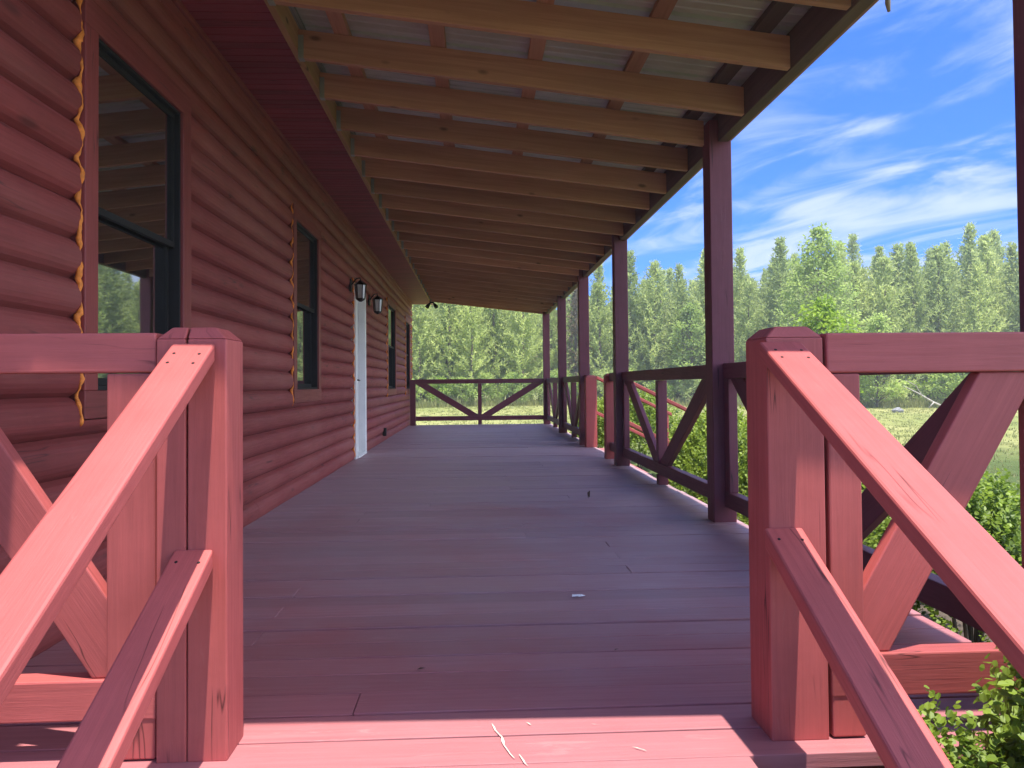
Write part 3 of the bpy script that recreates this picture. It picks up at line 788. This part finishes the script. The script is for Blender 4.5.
# near right shrubs, leaf by leaf
s1 = shrub('boxwood_shrub', 'bright green small-leaved shrub at the lower right edge before the railing', 'shrub', shrub_mesh(3, .36, .26, .66, 2100, .029, 13, .12), (1.46, 1.54, GZ), .4, 1, 'shrubs around the porch')
s2 = shrub('boxwood_shrub', 'low leafy shrub poking up beside the right stair rail at the bottom of the photo', 'shrub', shrub_mesh(5, .15, .15, .41, 520, .024, 13, .11), (1.06, 1.56, GZ), 1.3, 1, 'shrubs around the porch')
bases = [shrub_mesh(11, .62, .58, .60, 1300, .034, 12, .16), shrub_mesh(12, .55, .62, .66, 1300, .034, 12, .16)]
proto = [shrub('boxwood_shrub', 'bushy green shrub just outside the near right corner of the railing', 'shrub', bases[0], (2.50, 2.75, GZ), 0, .78, 'shrubs around the porch'),
         shrub('boxwood_shrub', 'bushy green shrub behind the near right railing and its diagonal brace', 'shrub', bases[1], (2.5, 3.75, GZ), 1, .93, 'shrubs around the porch')]
for i, (x, y, sc, lb) in enumerate([
    (2.55, 4.75, .68, 'green shrub outside the side railing, level with the large post'),
    (2.45, 5.75, .78, 'green shrub outside the side railing just past the large post'),
    (2.5, 6.70, .95, 'green shrub behind the middle post of the V-braced side railing'),
    (2.55, 7.75, 1.12, 'green shrub outside the side railing, nearest before the side steps'),
    (3.55, 5.3, .68, 'outer row shrub in sun, nearest to the field behind the large post'),
    (3.5, 6.6, .70, 'outer row shrub in sun, middle one behind the V-braced railing'),
    (3.6, 8.0, .85, 'outer row shrub in sun, last before the side steps'),
    (3.45, 3.9, .62, 'outer row shrub in sun seen above the near right stair rail'),
    (2.60, 12.3, 1.2, 'green shrub outside the porch just beyond the side steps'),
    (2.60, 13.6, 1.2, 'green shrub along the porch side, second beyond the side steps'),
    (2.60, 15.0, 1.0, 'green shrub along the porch side, last towards the far corner')]):
    copy_tree(proto[i % 2], (x, y, GZ), R.uniform(0, 6), sc*R.uniform(.95, 1.05), lb)

# ------------------------------------------------------------------ pines
def pine_mesh(seed, H, mat, spread=1.0, dens=1.0):
    rr = random.Random(seed); v, f, t = [], [], []
    trunk = MB(); lean = V((rr.uniform(-.02, .02), rr.uniform(-.02, .02), 0))
    trunk.tube([V((0, 0, -.1))]+[V((lean.x*z+.03*math.sin(z), lean.y*z+.03*math.cos(z*1.3), z)) for z in [H*k/8 for k in range(1, 9)]], [.13*(1-k/9.5) for k in range(9)], 7)
    z = H*rr.uniform(.05, .12)
    while z < H*.985:
        q = z/H
        Lb = spread*(2.0*(1-q)**.7+.16)*(.65+.35*min(1, q/.2))
        nb = rr.randint(6, 8)
        a0 = rr.uniform(0, 6.28)
        for k in range(nb):
            a = a0+k*6.28/nb+rr.uniform(-.35, .35); L = Lb*rr.uniform(.65, 1.15)
            el = math.radians(8+45*q+rr.uniform(-10, 14))
            d0 = V((math.cos(a)*math.cos(el), math.sin(a)*math.cos(el), math.sin(el)))
            tn0 = rr.gauss(.45, .2)
            n = max(3, int(L/.17*dens))
            for j in range(n):
                s = (j+.6)/n
                if s < .18 and L > .8: continue
                p = V((lean.x*z, lean.y*z, z))+d0*(L*s)+V((0, 0, .22*L*s*s))
                axd = (d0+V((0, 0, .75*s+.25))+rdir(rr)*.55).normalized()
                for b in range(5):
                    o = rdir(rr); dd = (axd*.85+o*.75).normalized(); ln = rr.uniform(.17, .30)
                    sd = dd.cross(rdir(rr)); 
                    if sd.length < .1: continue
                    sd.normalize(); i = len(v); wd = .030
                    v += [p-sd*wd*.6, p+sd*wd*.6, p+dd*ln+sd*wd*.9, p+dd*ln-sd*wd*.9]
                    f.append((i, i+1, i+2, i+3)); t.append(min(1, max(0, tn0+rr.uniform(-.25, .3))))
        z += rr.uniform(.22, .34)
    return v, f, t, trunk
def pine(seed, H, label, group, mat=None, spread=1., dens=1.):
    v, f, t, tr = pine_mesh(seed, H, mat, spread, dens)
    e = thing('pine_tree', label, 'pine tree', (0, 0, 0), group)
    mesh_fast('crown', v, f, t, mat or M_pine, e); tr.build('trunk', M_bark, e)
    return e
PL = 'tall young pine standing in the dense wall of pines behind the field'
protos = [pine(20+i, H, PL, 'pines behind the field', None, sp, 1.) for i, (H, sp) in enumerate([(8.6, 1.0), (9.4, .95), (8.0, 1.1), (9.9, .9), (8.9, 1.15)])]
brown = pine(41, 8.4, 'pine with browned needles among the green pines behind the field', 'browned pines behind the field', M_pinebrown, .8, .7)
used = set()
def place(src, i, x, y, sc, label=None):
    if src.name not in used:
        used.add(src.name); src.location = (x, y, gz(x, y)); src.rotation_euler.z = R.uniform(0, 6.28); src.scale = (sc,)*3 if not isinstance(sc, tuple) else sc
    else: copy_tree(src, (x, y, gz(x, y)), R.uniform(0, 6.28), sc, label)
def edge_y(x):                    # front edge of the pine stand
    return 51.5-.16*max(0, x-5)+.9*math.sin(x*.21)
cnt = 0
for row in range(7):
    x = -22+R.uniform(0, 1)
    while x < 52:
        y = edge_y(x)+row*2.6+R.uniform(-.9, .9)
        hs = 1.0+.012*row+.17*max(0, min(1, (x-18)/20))
        s = R.uniform(.93, 1.10)*hs
        if row in (3, 4, 5) and R.random() < .12: s *= 1.13
        if 5.5 < x < 13 and row > 1: s *= .9
        if R.random() < (.16 if 0 < x < 14 else .0) and row < 5: place(brown, 0, x, y, s*.95)
        else: place(protos[cnt % 5], 0, x, y, (s*R.uniform(.9, 1.1), s*R.uniform(.9, 1.1), s))
        cnt += 1
        x += R.uniform(1.55, 2.1) if row < 3 else R.uniform(1.75, 2.3)
print('pines', cnt)

# ------------------------------------------------------------------ broadleaf trees and undergrowth
def broad_mesh(seed, H, r, nclump, leaf, lean=0, z0=.3, per=40, cl=.45):
    rr = random.Random(seed); v, f, t = [], [], []; tr = MB()
    top = V((lean, 0, H*.93))
    tr.tube([V((0, 0, -.1)), V((lean*.2+.08, .05, H*.3)), V((lean*.6, -.06, H*.62)), top], [.02*H*.5, .016*H*.5, .009*H*.5, .01], 7)
    for k in range(nclump):
        q = z0+(1-z0)*rr.random()**.85; zc = q*H
        prof = math.sin(math.pi*min(1, max(.06, (q-z0)/(1-z0)*.9+.1)))**.7
        a = rr.uniform(0, 6.28); rad = r*prof*rr.uniform(.25, 1.1)
        c = V((lean*q+math.cos(a)*rad, math.sin(a)*rad, zc))
        b0 = V((lean*q*.8, 0, max(.1, zc-rad*.7)))
        tr.tube([b0, (b0+c)/2+V((0, 0, -.05)), c], [.012+.002*H, .010, .004], 4)
        tn0 = rr.gauss(.5, .22); cr = cl*rr.uniform(.6, 1.25)
        for j in range(per):
            d = rdir(rr); p = c+d*cr*rr.random()**.5; p.z = c.z+(p.z-c.z)*.75
            leaf_quad(v, f, t, p, (d+V((0, 0, -.3))+rdir(rr)*.6), rdir(rr)*.7+V((0, 0, 1)), leaf*rr.uniform(.7, 1.3), leaf*.66, min(1, max(0, tn0+rr.uniform(-.2, .2))))
    return v, f, t, tr
def broad(name, label, cat, mesh, loc, mat, group=None, sc=1):
    v, f, t, tr = mesh; e = thing(name, label, cat, loc, group)
    mesh_fast('crown', v, f, t, mat, e); tr.build('trunk', M_bark, e); e.scale = (sc,)*3
    return e
broad('broadleaf_tree', 'tall light green broadleaf tree rising above the pines, sky behind its open crown', 'tree', broad_mesh(51, 9.9, 2.15, 150, .18, .5, .12, 48, .52), (18.6, 41, gz(18.6, 41)), M_broad)
broad('young_tree', 'small bright yellow-green tree behind the right stair post', 'tree', broad_mesh(52, 3.75, 1.1, 75, .13, .1, .22, 42, .3), (9.7, 21, gz(9.7, 21)), M_bright)
bushp = [broad('edge_bush', 'leafy bush in the undergrowth along the foot of the pines', 'bush', broad_mesh(60+i, 2.2, 1.25, 60, .13, 0, .06, 40, .35), (0, 0, 0), mt, 'undergrowth bushes at the foot of the pines') for i, mt in enumerate((M_broad, M_bright, M_pine))]
x = -14; i = 0
while x < 44:
    y = edge_y(x)-1.6+R.uniform(-.8, .6); place(bushp[i % 3 if R.random() < .8 else 0], 0, x, y, R.uniform(.55, 1.15)); i += 1
    x += R.uniform(1.1, 2.4)
for (x, y, h, lb) in ((14.2, 49.5, 1.0, 'yellow-green broadleaf tree in the pine edge left of the tall open tree'), (23.5, 43.5, .8, 'yellow-green broadleaf tree at the pine edge right of the tall open tree'), (28, 42.5, .62, 'low yellow-green broadleaf tree at the pine edge on the far right')):
    broad('broadleaf_tree', lb, 'tree', broad_mesh(int(70+x), 6.6*h, 1.9, 85, .17, .2, .12, 42, .5), (x, y, gz(x, y)), M_broad)
# rock and fallen branch on the field
w = MB(); bmesh.ops.create_icosphere(w.bm, subdivisions=3, radius=.21)
for q in w.bm.verts:
    n = q.co.normalized(); q.co = V((q.co.x*1.25, q.co.y, q.co.z*.75))*(1+.18*math.sin(n.x*5+1)*math.cos(n.y*4)+.1*math.sin(n.z*9))
tag(w.build('rock', M_rock, None, 0, (20.6, 36.2, gz(20.6, 36.2)+.08)), 'pale grey rock lying alone on the grass field at right', 'rock')
w = MB(); bx, by = 24.3, 40.0; bz = gz(bx, by)
w.tube([(bx-1.2, by, bz+1.3), (bx-.3, by, bz+.85), (bx+.5, by+.1, bz+.4), (bx+1.3, by, bz+.02)], [.015, .035, .05, .06], 7)
w.tube([(bx-.2, by, bz+.8), (bx-.5, by, bz+1.3), (bx-1.0, by+.1, bz+1.6)], [.04, .03, .01], 5); w.tube([(bx+.5, by, bz+.4), (bx+.2, by, bz+.1)], [.04, .02], 5)
tag(w.build('dead_branch', M_palebark), 'pale bare fallen branch leaning at the edge of the field', 'branch')
# grass
v, f, t = [], [], []
rr = random.Random(99)
def tuft(x, y, h, n):
    z = gz(x, y)
    for k in range(n):
        a = rr.uniform(0, 6.28); px, py = x+rr.uniform(-.12, .12), y+rr.uniform(-.12, .12); hh = h*rr.uniform(.5, 1.2)
        s = V((math.cos(a), math.sin(a), 0))*.012*(1+y*.02); l = V((rr.uniform(-.4, .4), rr.uniform(-.4, .4), 1))*hh; i = len(v); b = V((px, py, z))
        v.extend([b-s, b+s, b+l*.6+s*.6, b+l]); f.append((i, i+1, i+2, i+3)); t.append(rr.random())
for k in range(9000):
    y = rr.uniform(9, 50); x = rr.uniform(-5, 5)+y*rr.uniform(-.12, .78)
    if x < 5 and y < 18.5: continue
    tuft(x, y, rr.uniform(.03, .09), 5)
for k in range(2600):
    x = rr.uniform(-16, 40); tuft(x, edge_y(x)-2.2+rr.uniform(-1.2, 1), rr.uniform(.25, .7), 7)
tag(mesh_fast('grass', v, f, t, M_grassblade), kind='stuff', label='short grass and taller weeds over the field', cat='grass')

# ------------------------------------------------------------------ added haze to lighten the far pines
w = MB(); w.box((-90, -30, GZ-1.6), (110, 95, 13.5), 2)
hz = tag(w.build('veil', M_dirt), kind='stuff', label='thin pale haze over the field', cat='veil')
mt = bpy.data.materials.new('veil_air'); mt.use_nodes = True; nt = mt.node_tree; nt.nodes.clear()
out = nt.nodes.new('ShaderNodeOutputMaterial'); pv = nt.nodes.new('ShaderNodeVolumePrincipled')
pv.inputs['Color'].default_value = (.86, .92, .95, 1); pv.inputs['Density'].default_value = .0018; pv.inputs['Anisotropy'].default_value = .1
nt.links.new(pv.outputs[0], out.inputs['Volume']); hz.data.materials.clear(); hz.data.materials.append(mt)
